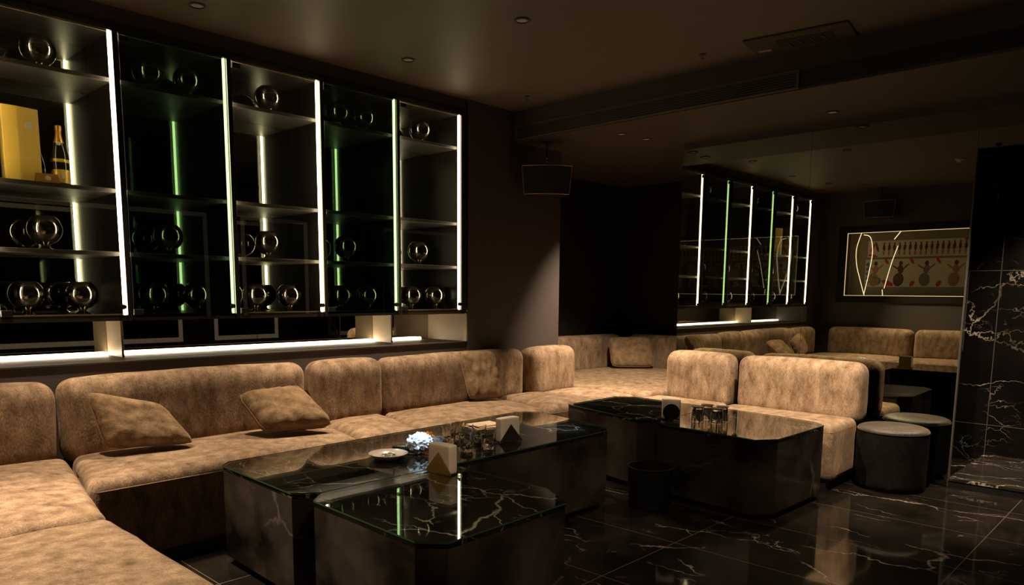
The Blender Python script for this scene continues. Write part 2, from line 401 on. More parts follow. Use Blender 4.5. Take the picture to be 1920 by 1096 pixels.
# ---------------------------------------------------------------- display cabinets
X5, PITCH = 4.1673, 0.6529
SH = [2.515, 1.911, 1.558]
CY0, CYB = 4.545, 4.955
ORD = ['the cabinet at the far left by the room corner', 'the first cabinet with the yellow gift box', 'the first green-tinted cabinet', 'the middle clear cabinet', 'the second green-tinted cabinet', 'the last cabinet at the right']
CLAB = ['clear glass display cabinet at the corner, left of the gift box', 'clear glass display cabinet holding the yellow gift box and bottle', 'green-tinted glass display cabinet right of the yellow gift box',
        'clear glass display cabinet in the middle between two green-tinted ones', 'green-tinted glass display cabinet second from the right end', 'clear glass display cabinet at the right end of the row']
for k in range(6):
    xr = X5 - (5 - k) * PITCH; xl = xr - PITCH + 0.045; green = k in (2, 4)
    xo0, xo1 = xl - 0.018, xr + 0.027
    if k == 5: xo1 = xr + 0.068
    t = thing('display_cabinet', ((xl + xr) / 2, 4.75, ZB), CLAB[k], 'cabinet', 'wall display cabinets')
    fr = MB()
    fr.box((xo0, CY0 + 0.001, ZB), (xl, CYB + 0.01, 2.79)); 
    if k == 5:
        pts = [(xr + 0.012, 0), (xo1 - 0.035, 0)] + [(xo1 - 0.035 + 0.035 * math.sin(a), 0.035 - 0.035 * math.cos(a)) for a in (0.4, 0.8, 1.2, 1.57)] + [(xo1, 2.79 - ZB), (xr + 0.012, 2.79 - ZB)]
        b = bmesh.new(); vs = [b.verts.new((p[0], CY0 - 0.008, ZB + p[1])) for p in pts]; f = b.faces.new(vs)
        r = bmesh.ops.extrude_face_region(b, geom=[f])
        for v in r['geom']:
            if isinstance(v, bmesh.types.BMVert): v.co.y = CYB + 0.01
        fr.add(b)
    else: fr.box((xr + 0.012, CY0 - 0.008, ZB), (xo1, CYB + 0.01, 2.79))
    fr.build('side_panel', 'cabinet_black', t)
    MB().box((xl, CY0 + 0.001, 2.757), (xr + 0.012, CYB, 2.79)).build('top_panel', 'cabinet_inner', t)
    MB().box((xl, CY0 + 0.001, ZB), (xr + 0.012, CYB, 1.197)).build('bottom_panel', 'cabinet_inner', t)
    MB().box((xl, CYB, ZB), (xr + 0.012, CYB + 0.012, 2.79)).build('mirror_back', 'smoked_mirror', t)
    for z in SH: MB().box((xl + 0.001, 4.592, z - 0.024), (xr + 0.011, CYB - 0.001, z), 0.002, 1).build('shelf', 'shelf_grey', t)
    MB().box((xr - 0.001, 4.560, 1.199), (xr + 0.011, 4.574, 2.756)).build('light_strip', 'led_warm', t)
    MB().box((xl + 0.001, 4.568, 1.199), (xl + 0.0035, 4.588, 2.756)).build('light_strip', 'led_warm', t)
    for z in (2.749, 1.1975): MB().box((xl + 0.006, 4.554, z), (xr - 0.008, 4.561, z + 0.007)).build('lit_edge_line', 'beige_lacquer', t)  # pale strips imitate the panel edges catching the strip light
    d = MB().box((xl + 0.002, CY0 - 0.006, 1.185), (xr + 0.010, CY0, 2.775)).build('glass_door', 'door_glass_green' if green else 'door_glass', t)
    for z in (1.215, 2.725): MB().box((xl + 0.004, CY0 - 0.012, z - 0.016), (xl + 0.055, CY0 + 0.012, z + 0.016), 0.003).build('hinge', 'black_metal', d)
    kb = bmesh.new(); bmesh.ops.create_cone(kb, cap_ends=True, segments=20, radius1=0.016, radius2=0.013, depth=0.022)
    MB().add(kb, Matrix.Translation((xr - 0.012, CY0 - 0.014, 1.245)) @ Matrix.Rotation(math.pi / 2, 4, 'X')).build('door_knob', 'black_metal', d, smooth=True)

# ledge under the cabinets: mirrored back, dividers, glowing strip
t = thing('backsplash_mirror', (2.2, 5.055, ZL + 0.008), 'dark mirrored backsplash under the display cabinets behind the glowing strip', 'mirror')
for x0, x1 in ((0.23, 1.61), (1.624, 2.62), (2.624, 3.648), (3.662, 4.245)): MB().box((x0, 5.05, ZL + 0.009), (x1, 5.06, ZB + 0.2)).build('mirror_pane', 'splash_mirror', t)
for x, l in ((1.61, 'beige divider board under the cabinets near the yellow gift box'), (3.648, 'beige divider board under the cabinets near the right end')):
    tag(MB().box((x, 4.80, ZL + 0.008), (x + 0.014, 5.049, ZB), 0.001, 1).build('divider_board', 'beige_lacquer', loc=(x, 4.9, ZL + 0.008)), l, 'divider', 'divider boards on the ledge')
for x0, x1, l in ((0.24, 1.60, 'glowing warm light strip on the ledge, longest piece at the left'), (1.632, 3.640, 'glowing warm light strip on the ledge between the two divider boards'), (3.670, 4.13, 'short glowing warm light strip on the ledge at the right end')):
    tag(MB().box((x0, 5.005, ZL + 0.009), (x1, 5.030, ZL + 0.026), 0.004).build('light_strip', 'led_warm', loc=((x0 + x1) / 2, 5.017, ZL + 0.009)), l, 'light strip', 'ledge light strips')

# ---------------------------------------------------------------- smoked globes in the cabinets
R = 0.088
gl = thing('globe_vase', (0, 0, 0), 'x', 'glass globe', 'smoked glass globes in the display cabinets')
prof = [(0.024, 0.03)]
for i in range(1, 20):
    a = -math.pi / 2 + 0.28 + (math.pi - 0.28 - 0.62) * i / 19
    prof.append((R * math.cos(a), 0.115 + R * math.sin(a)))
zt = prof[-1][1]; rtp = prof[-1][0]
prof += [(rtp - 0.004, zt), (rtp - 0.004, zt - 0.004)]
for i in range(18, 0, -2):
    a = -math.pi / 2 + 0.28 + (math.pi - 0.28 - 0.62) * i / 19
    prof.append(((R - 0.004) * math.cos(a), 0.115 + (R - 0.004) * math.sin(a)))
prof.append((0, 0.035))
MB().lathe(prof, 40).local().build('bowl', 'smoked_globe', gl, smooth='all')
MB().lathe([(0, 0.0), (0.040, 0.0), (0.041, 0.004), (0.026, 0.012), (0.020, 0.022), (0.024, 0.033), (0, 0.034)], 32).local().build('foot', 'globe_foot', gl, smooth=True)
zbot = 1.198
GL = [  # x, shelf z, label
    (1.265, SH[0], 'smoked glass globe alone on the top shelf above the yellow gift box'),
    (1.235, SH[2], 'smoked glass globe on the shelf below the yellow gift box'),
    (1.124, zbot, 'left smoked glass globe of the two on the bottom below the yellow gift box'),
    (1.401, zbot, 'right smoked glass globe of the two on the bottom below the yellow gift box'),
    (1.837, SH[0], 'left globe of the top pair in the green cabinet beside the gift box'),
    (2.079, SH[0], 'right globe of the top pair in the green cabinet beside the gift box'),
    (1.909, SH[2], 'single globe on the lower shelf of the green cabinet beside the gift box'),
    (1.807, zbot, 'left globe of the pair on the bottom of the green cabinet beside the gift box'),
    (2.076, zbot, 'right globe of the pair on the bottom of the green cabinet beside the gift box'),
    (2.617, SH[0], 'single globe on the top shelf of the middle clear cabinet'),
    (2.579, SH[2], 'single globe on the lower shelf of the middle clear cabinet'),
    (2.472, zbot, 'left globe of the pair on the bottom of the middle clear cabinet'),
    (2.734, zbot, 'right globe of the pair on the bottom of the middle clear cabinet'),
    (3.161, SH[0], 'left globe of the pair on the top shelf of the right green cabinet'),
    (3.404, SH[0], 'right globe of the pair on the top shelf of the right green cabinet'),
    (3.215, SH[2], 'single globe on the lower shelf of the right green cabinet'),
    (3.150, zbot, 'left globe of the pair on the bottom of the right green cabinet'),
    (3.411, zbot, 'right globe of the pair on the bottom of the right green cabinet'),
    (3.941, SH[0], 'single globe on the top shelf of the rightmost display cabinet'),
    (3.915, SH[2], 'single globe on the lower shelf of the rightmost display cabinet'),
    (3.827, zbot, 'left globe of the pair on the bottom of the rightmost display cabinet'),
    (4.090, zbot, 'right globe of the pair on the bottom of the rightmost display cabinet'),
    (0.50, SH[0], 'left globe on the top shelf of the corner cabinet seen only in the wall mirror'),
    (0.74, SH[0], 'right globe on the top shelf of the corner cabinet seen only in the wall mirror'),
    (0.55, zbot, 'globe on the bottom of the corner cabinet seen only in the wall mirror'),
]
for i, (x, z, l) in enumerate(GL):
    if i == 0: gl.location = (x, 4.77, z + 0.001); gl['label'] = l
    else: copy_thing(gl, (x, 4.77, z + 0.001), l, rz=i * 0.7)

# gift box, bottle, card
t = thing('gift_box', (1.13, 4.72, SH[1]), 'tall yellow gift box with a pale round seal on the cabinet shelf', 'box')
pts = [(1.046, 4.658), (1.117, 4.658), (1.222, 4.682), (1.215, 4.80), (1.06, 4.80)]
MB().prism(pts, SH[1] + 0.001, SH[1] + 0.385, 0.003).build('carton', 'yellow_card', t)
def disc(c, nrm, r, th, seg=28):
    b = bmesh.new(); bmesh.ops.create_cone(b, cap_ends=True, segments=seg, radius1=r, radius2=r, depth=th)
    q = Vector((0, 0, 1)).rotation_difference(Vector(nrm).normalized()).to_matrix().to_4x4()
    return b, Matrix.Translation(c) @ q
sn = Vector((0.024, -0.105, 0)).normalized()
MB().add(*disc((1.172, 4.669, SH[1] + 0.295), sn, 0.019, 0.003)).build('seal', 'pale_seal', t)
t = thing('champagne_bottle', (1.325, 4.73, SH[1]), 'champagne bottle with gold foil neck and yellow label beside the gift box', 'bottle')
b0 = (1.325, 4.73, SH[1] + 0.001)
MB().lathe([(0, 0), (0.040, 0), (0.044, 0.006), (0.044, 0.155), (0.040, 0.185), (0.030, 0.222), (0.019, 0.255), (0.0145, 0.275), (0.0142, 0.318), (0, 0.318)], 32, b0).build('bottle_body', 'bottle_glass', t, smooth=True)
MB().lathe([(0.0268, 0.232), (0.0200, 0.256), (0.0160, 0.275), (0.0158, 0.296), (0.0175, 0.298), (0.0180, 0.322), (0.012, 0.328), (0, 0.329)], 28, b0).build('foil', 'gold_foil', t, smooth=True)
MB().lathe([(0.0446, 0.014), (0.0450, 0.016), (0.0450, 0.084), (0.0446, 0.086)], 32, b0).build('label_band', 'gold_label', t, smooth=True)
MB().lathe([(0.0437, 0.125), (0.0446, 0.127), (0.0446, 0.142), (0.0437, 0.144)], 32, b0).build('shoulder_band', 'gold_label', t, smooth=True)
vd = Vector((-1.325, -4.73, 0)).normalized()
MB().add(*disc(Vector(b0) + vd * 0.0448 + Vector((0.006, 0, 0.052)), vd, 0.017, 0.003)).add(*disc(Vector(b0) + vd * 0.029 + Vector((0, 0, 0.226)), vd + Vector((0, 0, .35)), 0.011, 0.004)).build('seal', 'pale_seal', t)
t = thing('table_card', (1.235, 4.64, SH[1]), 'ochre folded card with a pale round seal in front of the bottle', 'card')
b = bmesh.new()
A = [(1.176, 4.625, SH[1] + .001), (1.292, 4.625, SH[1] + .001), (1.288, 4.650, SH[1] + 0.052), (1.182, 4.650, SH[1] + 0.052), (1.178, 4.672, SH[1] + .001), (1.290, 4.672, SH[1] + .001)]
v = [b.verts.new(p) for p in A]; b.faces.new([v[0], v[1], v[2], v[3]]); b.faces.new([v[3], v[2], v[5], v[4]])
bmesh.ops.solidify(b, geom=b.faces[:], thickness=0.0015)
MB().add(b).build('folded_sheet', 'ochre_card', t)
MB().add(*disc((1.236, 4.6355, SH[1] + 0.026), (0, -1, 0.45), 0.014, 0.003)).build('seal', 'pale_seal', t)

# ---------------------------------------------------------------- sofas
ST = 0.465
def piping(quad, z, r, parent, off=0.02):
    q = [Vector((p[0], p[1], z)) for p in quad]; c = sum(q, Vector()) / 4
    pts = []
    n = len(q)
    for i in range(n):
        p, a, b_ = q[i], q[i - 1], q[(i + 1) % n]
        da, db = (a - p).normalized(), (b_ - p).normalized(); rr = 0.055
        inn = (c - p); inn.z = 0; inn = inn.normalized() * off * 0.0
        p0, p1 = p + da * rr, p + db * rr
        for s in range(6):
            u = s / 5; pts.append((p0 * (1 - u) ** 2 + p * 2 * u * (1 - u) + p1 * u ** 2) + inn)
    MB().tube(pts, r, 6, True).build('piping', 'piping', parent, smooth='all')
def seat(quad, parent, z1=ST, crown=0.03, name='seat', r=0.055):
    o = MB().rbox(quad, 0.055, z1, r, crown, (26, 20, 9), 0.0045).build(name, 'velvet', parent, smooth='all')
    c = Vector((sum(p[0] for p in quad) / 4, sum(p[1] for p in quad) / 4))
    qq = [(p[0] + (c.x - p[0]) * 0.006, p[1] + (c.y - p[1]) * 0.006) for p in quad]
    piping(qq, z1 - 0.050, 0.004, o)
    qs = [(p[0] + (c.x - p[0]) * 0.08, p[1] + (c.y - p[1]) * 0.08) for p in quad]
    MB().prism(qs, 0.001, 0.058).build('plinth', 'plinth', parent)
    return o
def back(quad, parent, z1=0.855, z0=0.40, r=0.085, lean=(0, 0)):
    return MB().rbox(quad, z0, z1, r, 0.012, (22, 12, 14), 0.004, lean).build('backrest', 'velvet', parent, smooth='all')
G = 'sofa sections along the cabinet wall'
YB, YF = 4.365, 3.66
def sec(loc, l, g=G): return thing('sofa_section', (loc[0], loc[1], 0), l, 'sofa', g)
t = sec((0.5, 2.1), 'beige velvet sofa section in the near lower-left corner without its back in view')
seat([(0.05, 1.15), (0.957, 1.15), (0.957, 3.085), (0.05, 3.085)], t, crown=0.028)
back([(-0.14, 1.15), (0.06, 1.15), (0.06, 3.085), (-0.14, 3.085)], t)
t = sec((0.55, 3.7), 'beige velvet corner sofa section at the left edge with one short backrest')
seat([(0.05, 3.10), (0.950, 3.10), (1.155, 4.355), (0.05, 4.355)], t, crown=0.03)
back([(0.30, YB - 0.005), (1.140, YB - 0.005), (1.140, 4.55), (0.30, 4.55)], t)
back([(-0.14, 3.10), (0.06, 3.10), (0.06, 4.30), (-0.14, 4.30)], t)
t = sec((1.9, 4.0), 'long brown velvet sofa section under the cabinets with two loose cushions on it')
seat([(1.045, YF - 0.02), (2.545, YF), (2.715, 4.36), (1.175, 4.36)], t, crown=0.022)
back([(1.155, YB - 0.01), (2.62, YB - 0.01), (2.62, 4.55), (1.155, 4.55)], t, 0.865)
t = sec((2.9, 4.0), 'narrow velvet sofa section right of the long one under the cabinets')
seat([(2.555, YF), (3.02, YF), (3.205, 4.36), (2.725, 4.36)], t, 0.462)
back([(2.665, YB - 0.04), (3.235, YB - 0.04), (3.235, 4.55), (2.665, 4.55)], t, 0.862)
t = sec((3.9, 4.0), 'wide velvet sofa section with an upright cushion, near the wall end')
seat([(3.03, YF), (4.26, 3.62), (4.42, 4.36), (3.215, 4.36)], t, 0.46)
seat([(4.27, 3.62), (4.90, 3.62), (4.875, 4.34), (4.43, 4.36)], t, 0.468, 0.035)
back([(3.245, YB), (4.80, YB), (4.80, 4.53), (3.245, 4.53)], t, 0.853)
t = sec((5.1, 4.0), 'short velvet sofa section at the end of the cabinet wall beside the alcove')
seat([(4.91, 3.60), (5.385, 3.58), (5.42, 4.30), (4.885, 4.30)], t, 0.47, 0.02)
back([(4.825, YB - 0.075), (5.435, YB - 0.075), (5.435, 4.525), (4.825, 4.525)], t, 0.85)
t = sec((6.4, 4.4), 'deep velvet daybed filling the dark alcove with backs on two sides', 'alcove seating')
seat([(5.435, 3.545), (7.5, 3.545), (7.5, 5.22), (5.49, 5.22)], t, 0.475, 0.012)
back([(5.49, 5.215), (7.52, 5.215), (7.52, 5.42), (5.49, 5.42)], t, 0.845)
back([(7.50, 3.545), (7.70, 3.545), (7.70, 5.20), (7.50, 5.20)], t, 0.845)
G2 = 'sofa sections in front of the mirror'
t = sec((5.4, 3.1), 'brightly lit narrow velvet sofa section against the mirror beside the alcove', G2)
seat([(5.085, 2.80), (5.57, 2.80), (5.57, 3.50), (5.085, 3.50)], t, 0.462, 0.012)
back([(5.555, 2.815), (5.77, 2.815), (5.77, 3.435), (5.555, 3.435)], t, 0.85)
t = sec((5.4, 2.3), 'brightly lit wide velvet sofa section against the mirror next to the poufs', G2)
seat([(5.085, 1.795), (5.57, 1.795), (5.57, 2.79), (5.085, 2.79)], t, 0.462, 0.012)
back([(5.555, 1.785), (5.77, 1.785), (5.77, 2.765), (5.555, 2.765)], t, 0.85)

# loose cushions
def pillow(bl, br, tr, tl, th, label, seed):
    q = [Vector(p) for p in (bl, br, tr, tl)]; nrm = ((q[1] - q[0]).cross(q[3] - q[0])).normalized()
    b = bmesh.new(); N = 28; gridf, gridb = {}, {}
    for side, gd in ((1, gridf), (-1, gridb)):
        for i in range(N + 1):
            for jj in range(N + 1):
                if side < 0 and (i in (0, N) or jj in (0, N)): gd[(i, jj)] = gridf[(i, jj)]; continue
                a, c = 2 * i / N - 1, 2 * jj / N - 1
                # concave edges, pointed corners
                pa, pc = a * (1 - 0.03 * (1 - c * c) * abs(a)), c * (1 - 0.03 * (1 - a * a) * abs(c)); kk = max(0.0, a * a + c * c - 1.35) * 0.14; pa, pc = pa * (1 - kk), pc * (1 - kk)
                u, w = (pa + 1) / 2, (pc + 1) / 2
                P = (q[0] * (1 - u) + q[1] * u) * (1 - w) + (q[3] * (1 - u) + q[2] * u) * w
                h = th / 2 * ((1 - a ** 4) * (1 - c ** 4)) ** 0.45
                ang = math.atan2(c, a); rad = max(abs(a), abs(c))
                wr = math.sin(ang * 23 + seed) * 0.35 + math.sin(ang * 11 + seed * 2) * 0.5
                h += 0.006 * wr * (rad ** 3) * (1 - rad ** 6) * 2 + 0.014 * noise.noise(Vector((a * 2.1 + seed, c * 2.1, side)))* (1 - rad ** 4)
                h += 0.009 * noise.noise(Vector((a * 6 + seed, c * 3.5, side * 2)))* (1 - rad ** 4)
                gd[(i, jj)] = b.verts.new(P + nrm * h * side)
    for side, gd in ((1, gridf), (-1, gridb)):
        for i in range(N):
            for jj in range(N):
                f = [gd[(i, jj)], gd[(i + 1, jj)], gd[(i + 1, jj + 1)], gd[(i, jj + 1)]]
                b.faces.new(f if side > 0 else f[::-1])
    edge = [gridf[(i, 0)].co.copy() for i in range(N)] + [gridf[(N, i)].co.copy() for i in range(N)] + [gridf[(i, N)].co.copy() for i in range(N, 0, -1)] + [gridf[(0, i)].co.copy() for i in range(N, 0, -1)]
    c = (q[0] + q[1]) / 2
    t = thing('cushion', c, label, 'cushion', 'loose velvet cushions')
    MB().add(b).build('cushion_body', 'pillow_velvet', t, smooth='all')
    MB().tube(edge, 0.0035, 6, True).build('piping', 'piping', t, smooth='all')
pillow((1.275, 4.13, 0.515), (1.70, 4.00, 0.505), (1.60, 4.20, 0.715), (1.235, 4.27, 0.815), 0.15, 'square velvet cushion at the left end of the long sofa, tilted on one corner', 1.0)
pillow((2.07, 3.95, 0.53), (2.51, 3.88, 0.52), (2.45, 4.20, 0.735), (2.035, 4.20, 0.725), 0.14, 'square velvet cushion leaning back at the right end of the long sofa', 2.3)
pillow((3.95, 4.20, 0.495), (4.26, 4.13, 0.495), (4.32, 4.30, 0.87), (3.925, 4.31, 0.885), 0.10, 'square velvet cushion standing upright in shade by the wall end', 3.9)
pillow((6.93, 4.98, 0.50), (7.27, 4.62, 0.50), (7.42, 4.78, 0.84), (7.07, 5.14, 0.83), 0.10, 'square velvet cushion in the corner of the alcove daybed', 5.2)

# ---------------------------------------------------------------- tables
TZ = 0.50
def table(poly, label):
    c = (sum(p[0] for p in poly) / len(poly), sum(p[1] for p in poly) / len(poly))
    t = thing('coffee_table', (c[0], c[1], 0), label, 'table', 'black marble block tables')
    ins = lambda k: [(c[0] + (p[0] - c[0]) * k, c[1] + (p[1] - c[1]) * k) for p in poly]
    MB().prism(ins(0.93), 0.001, 0.045).build('plinth', 'plinth', t)
    MB().prism(ins(0.996), 0.045, TZ - 0.026).build('body', 'body_marble', t)
    MB().prism(ins(0.996), TZ - 0.026, TZ - 0.0075, 0.0015, 1).build('marble_top', 'table_marble', t)
    mb = MB(); mb.prism(poly, TZ - 0.007, TZ)
    for f in mb.bm.faces:
        f.normal_update()
        if abs(f.normal.z) < 0.5: f.material_index = 1
    mb.build('glass_sheet', ['table_glass', 'glass_edge'], t)
    return t
table([(1.552, 2.75), (1.65, 2.672), (3.69, 2.665), (3.775, 2.74), (3.915, 3.42), (3.80, 3.545), (1.63, 3.485), (1.574, 3.43)], 'long black marble block table in front of the long sofa, glasses on it')
table([(1.537, 1.907), (1.614, 1.818), (2.268, 1.838), (2.382, 2.036), (2.384, 2.60), (2.37, 2.655), (1.645, 2.662), (1.56, 2.585)], 'square black marble block table nearest the camera with a brass napkin holder')
table([(4.171, 2.77), (4.267, 2.650), (5.045, 2.650), (5.055, 2.70), (5.06, 3.40), (4.96, 3.52), (4.35, 3.52)], 'farther black marble block table in front of the alcove seating')
table([(4.129, 2.53), (4.072, 1.881), (4.19, 1.795), (4.858, 1.778), (4.95, 1.87), (5.01, 2.19), (5.04, 2.50), (5.03, 2.640), (4.21, 2.640)], 'right black marble block table whose glass top mirrors the light strips')

# ---------------------------------------------------------------- poufs, bin
t = thing('pouf', (5.5566, 1.557, 0), 'round black leather pouf on the floor against the mirror', 'pouf')
pr = 0.2297; pc = (5.5566, 1.557, 0)
MB().lathe([(0, 0.0), (pr - 0.03, 0.0), (pr - 0.03, 0.02), (0, 0.02)], 48, pc).build('base', 'plinth', t)
bd = [(0, 0.02), (pr - 0.012, 0.02), (pr - 0.002, 0.03)] + [(pr, 0.05 + i * 0.03) for i in range(12)] + [(pr, 0.405)]
mb = MB().lathe(bd + [(0, 0.405)], 64, pc)
for v in mb.bm.verts:
    a = math.atan2(v.co.y - pc[1], v.co.x - pc[0]); d = noise.noise(Vector((math.cos(a) * 2, math.sin(a) * 2, v.co.z * 5))) * 0.004
    if 0.03 < v.co.z < 0.4: v.co.x += math.cos(a) * d; v.co.y += math.sin(a) * d
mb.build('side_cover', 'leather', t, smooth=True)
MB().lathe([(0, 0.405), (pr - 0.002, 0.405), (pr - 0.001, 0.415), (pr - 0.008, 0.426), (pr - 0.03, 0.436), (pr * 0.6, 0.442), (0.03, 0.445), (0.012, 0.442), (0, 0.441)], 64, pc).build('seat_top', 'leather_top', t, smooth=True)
MB().tube([(pc[0] + (pr + 0.001) * math.cos(a), pc[1] + (pr + 0.001) * math.sin(a), 0.406) for a in [2 * math.pi * k / 48 for k in range(48)]], 0.004, 6, True).build('piping', 'leather', t, smooth='all')

t = thing('waste_bin', (3.93, 2.50, 0), 'small round black waste bin on the floor between the two table groups', 'bin')
bc = (3.93, 2.50, 0)
MB().lathe([(0, 0.001), (0.125, 0.001), (0.130, 0.006), (0.143, 0.255), (0.137, 0.255), (0.125, 0.012), (0, 0.010)], 40, bc).build('bin_body', 'black_metal', t, smooth=True)
MB().lathe([(0.143, 0.250), (0.146, 0.254), (0.146, 0.262), (0.136, 0.262), (0.136, 0.254)], 40, bc).build('rim', 'black_metal', t, smooth=True)

# ---------------------------------------------------------------- things on the tables
def local_thing(name, loc, rz, label, cat, group=None): return thing(name, loc, label, cat, group, rz)
def napkin_holder(loc, rz, label, metal, rnd=False):
    t = local_thing('napkin_holder', loc, rz, label, 'napkin holder')
    for sgn in (-1, 1):
        y = 0.030 * sgn
        if rnd:
            b, mx = disc((0, y, 0.052), (0, 1, 0), 0.056, 0.003, 36)
            MB().add(b, mx).local().build('side_plate', metal, t)
        else:
            b = bmesh.new(); vs = [b.verts.new(p) for p in ((-0.088, y - 0.0012, 0.003), (0.088, y - 0.0012, 0.003), (0, y - 0.0012, 0.105))]
            f = b.faces.new(vs); r = bmesh.ops.extrude_face_region(b, geom=[f])
            for v in r['geom']:
                if isinstance(v, bmesh.types.BMVert): v.co.y += 0.0024
            MB().add(b).local().build('side_plate', metal, t)
    MB().box((-0.06, -0.030, 0.001), (0.06, 0.030, 0.004)).local().build('base_plate', metal, t)
    w = 0.062 if rnd else 0.070
    h = 0.140 if rnd else 0.140
    mb = MB()
    mb.rbox([(-w, -0.027), (w, -0.027), (w, 0.027), (-w, 0.027)], 0.005, h, 0.008, 0.004, (10, 6, 10), 0.0012).local().build('napkin_stack', 'napkin', t, smooth='all')
    return t
napkin_holder((2.24, 2.565, TZ), -1.48, 'brass triangle napkin holder on the table nearest the camera', 'brass')
napkin_holder((2.99, 2.86, TZ), -0.10, 'napkin holder with dark triangle side on the long table behind the glasses', 'dark_brass')
napkin_holder((4.335, 2.61, TZ), -0.95, 'napkin holder with a black round side on the right table', 'black_metal', True)

t = thing('ashtray', (2.24, 2.985, TZ), 'white saucer ashtray with a metal ring lying in it on the long table', 'ashtray')
MB().lathe([(0, 0.001), (0.055, 0.001), (0.075, 0.006), (0.098, 0.026), (0.100, 0.030), (0.097, 0.031), (0.072, 0.012), (0, 0.009)], 48, (2.24, 2.985, TZ)).build('saucer', 'porcelain', t, smooth=True)
MB().tube([(2.245 + 0.033 * math.cos(a), 2.985 + 0.033 * math.sin(a), TZ + 0.018 + 0.003 * math.sin(3 * a)) for a in [2 * math.pi * k / 28 for k in range(28)]], 0.0055, 8, True).build('metal_ring', 'chrome', t, smooth='all')

# drinking glasses
g = thing('tumbler', (0, 0, 0), 'x', 'glass', 'tumblers on the long table')
MB().lathe([(0, 0.001), (0.030, 0.001), (0.033, 0.006), (0.040, 0.05), (0.041, 0.10), (0.0385, 0.10), (0.037, 0.05), (0.030, 0.018), (0, 0.016)], 28).local().build('glass_wall', 'clear_glass', g, smooth=True)
mb = MB(); mb.lathe([(0, 0.016), (0.029, 0.018), (0.034, 0.034), (0.020, 0.040), (0, 0.037)], 9)
mb.local().build('thick_base', 'clear_glass', g)
gp = [(2.705, 3.045, 'empty tumbler at the left of the cluster on the long table'), (2.64, 2.83, 'empty tumbler at the front of the cluster on the long table'), (2.765, 2.79, 'empty tumbler at the right of the cluster, nearest the glass edge'),
      (2.86, 2.96, 'empty tumbler behind the right one in the cluster on the long table'), (2.82, 3.10, 'empty tumbler at the back of the cluster beside the paper boxes')]
for i, (x, y, l) in enumerate(gp):
    if i == 0: g.location = (x, y, TZ); g['label'] = l
    else: copy_thing(g, (x, y, TZ), l)
g2 = thing('upturned_tumbler', (0, 0, 0), 'x', 'glass', 'upturned tumblers on the right table')
MB().lathe([(0.041, 0.001), (0.0385, 0.001), (0.0375, 0.05), (0.030, 0.083), (0, 0.085)], 28).lathe([(0.041, 0.001), (0.040, 0.05), (0.035, 0.094), (0.032, 0.100), (0, 0.100)], 28).local().build('glass_wall', 'clear_glass', g2, smooth=True)
MB().lathe([(0, 0.084), (0.029, 0.083), (0.033, 0.096), (0, 0.098)], 9).local().build('thick_base', 'clear_glass', g2)
MB().lathe([(0, 0.1015), (0.043, 0.1015), (0.043, 0.104), (0, 0.104)], 28).local().build('mouth_shade', 'black_metal', g2, smooth=True)  # dark disc stands in for the shade in the glass mouth
for i, (x, y, l) in enumerate([(4.375, 2.43, 'left upturned tumbler, its mouth shade made as a dark disc, right table'), (4.395, 2.30, 'right upturned tumbler, its mouth shade made as a dark disc, right table'),
                               (4.485, 2.42, 'back left upturned tumbler, mouth shade made as a dark disc, right table'), (4.495, 2.315, 'back right upturned tumbler, mouth shade made as a dark disc, right table')]):
    if i == 0: g2.location = (x, y, TZ); g2['label'] = l
    else: copy_thing(g2, (x, y, TZ), l)

def crumple(name, c, r, sq, mt, label, cat, seed, amp=0.35):
    b = bmesh.new(); bmesh.ops.create_icosphere(b, subdivisions=4, radius=1.0)
    lo = 9
    for v in b.verts:
        n = v.co.normalized(); k = 1 + amp * (abs(noise.noise(n * 2.3 + Vector((seed, 0, 0)))) - 0.2) + amp * 0.5 * noise.noise(n * 5.5 + Vector((0, seed, 0)))
        v.co = Vector((n.x * r * k * sq[0], n.y * r * k * sq[1], n.z * r * k * sq[2])); lo = min(lo, v.co.z)
    o = MB().add(b, Matrix.Translation((c[0], c[1], c[2] - lo + 0.0005))).build(name, mt, loc=c, smooth=True)
    return tag(o, label, cat)
crumple('crumpled_wrapper', (2.44, 2.975, TZ), 0.058, (1.2, 1.0, 0.85), 'white_wrap', 'crumpled pale blue-white plastic wrapper beside the ashtray', 'wrapper', 3.3, 0.38)
crumple('orange_wrapper', (2.61, 3.12, TZ), 0.032, (1.4, 0.9, 0.9), 'orange_wrap', 'small crumpled orange wrapper behind the white one', 'wrapper', 8.1, 0.7)
crumple('blue_cloth', (2.585, 2.99, TZ), 0.036, (1.3, 1.0, 0.85), 'blue_wrap', 'small bunched dark blue cloth between wrapper and tumblers', 'cloth', 5.7, 0.3)
tag(MB().rbox([(2.375, 3.13), (2.49, 3.03), (2.525, 3.075), (2.41, 3.175)], TZ + 0.001, TZ + 0.022, 0.006, 0, (8, 6, 4)).build('lighter_case', 'phone_green', loc=(2.45, 3.10, TZ), smooth='all'), 'flat dark green case lying left of the white wrapper', 'case')
t = thing('paper_box_stack', (3.06, 3.10, TZ), 'open paper tray with folded sheets behind the tumblers', 'box')
def rot_quad(c, hx, hy, a): return [(c[0] + x * math.cos(a) - y * math.sin(a), c[1] + x * math.sin(a) + y * math.cos(a)) for x, y in ((-hx, -hy), (hx, -hy), (hx, hy), (-hx, hy))]
MB().prism(rot_quad((3.06, 3.10), 0.115, 0.085, -0.25), TZ + 0.001, TZ + 0.042, 0.003).build('tray', 'carton_dark', t)
for i, (dx, dy, a, z) in enumerate(((0, 0, -0.2, 0.043), (0.01, -0.01, -0.33, 0.050), (-0.01, 0.015, -0.1, 0.057))):
    MB().prism(rot_quad((3.06 + dx, 3.10 + dy), 0.112 - 0.01 * i, 0.078 - 0.008 * i, a), TZ + z, TZ + z + 0.0055, 0.001, 1).build('folded_sheet', 'carton', t)

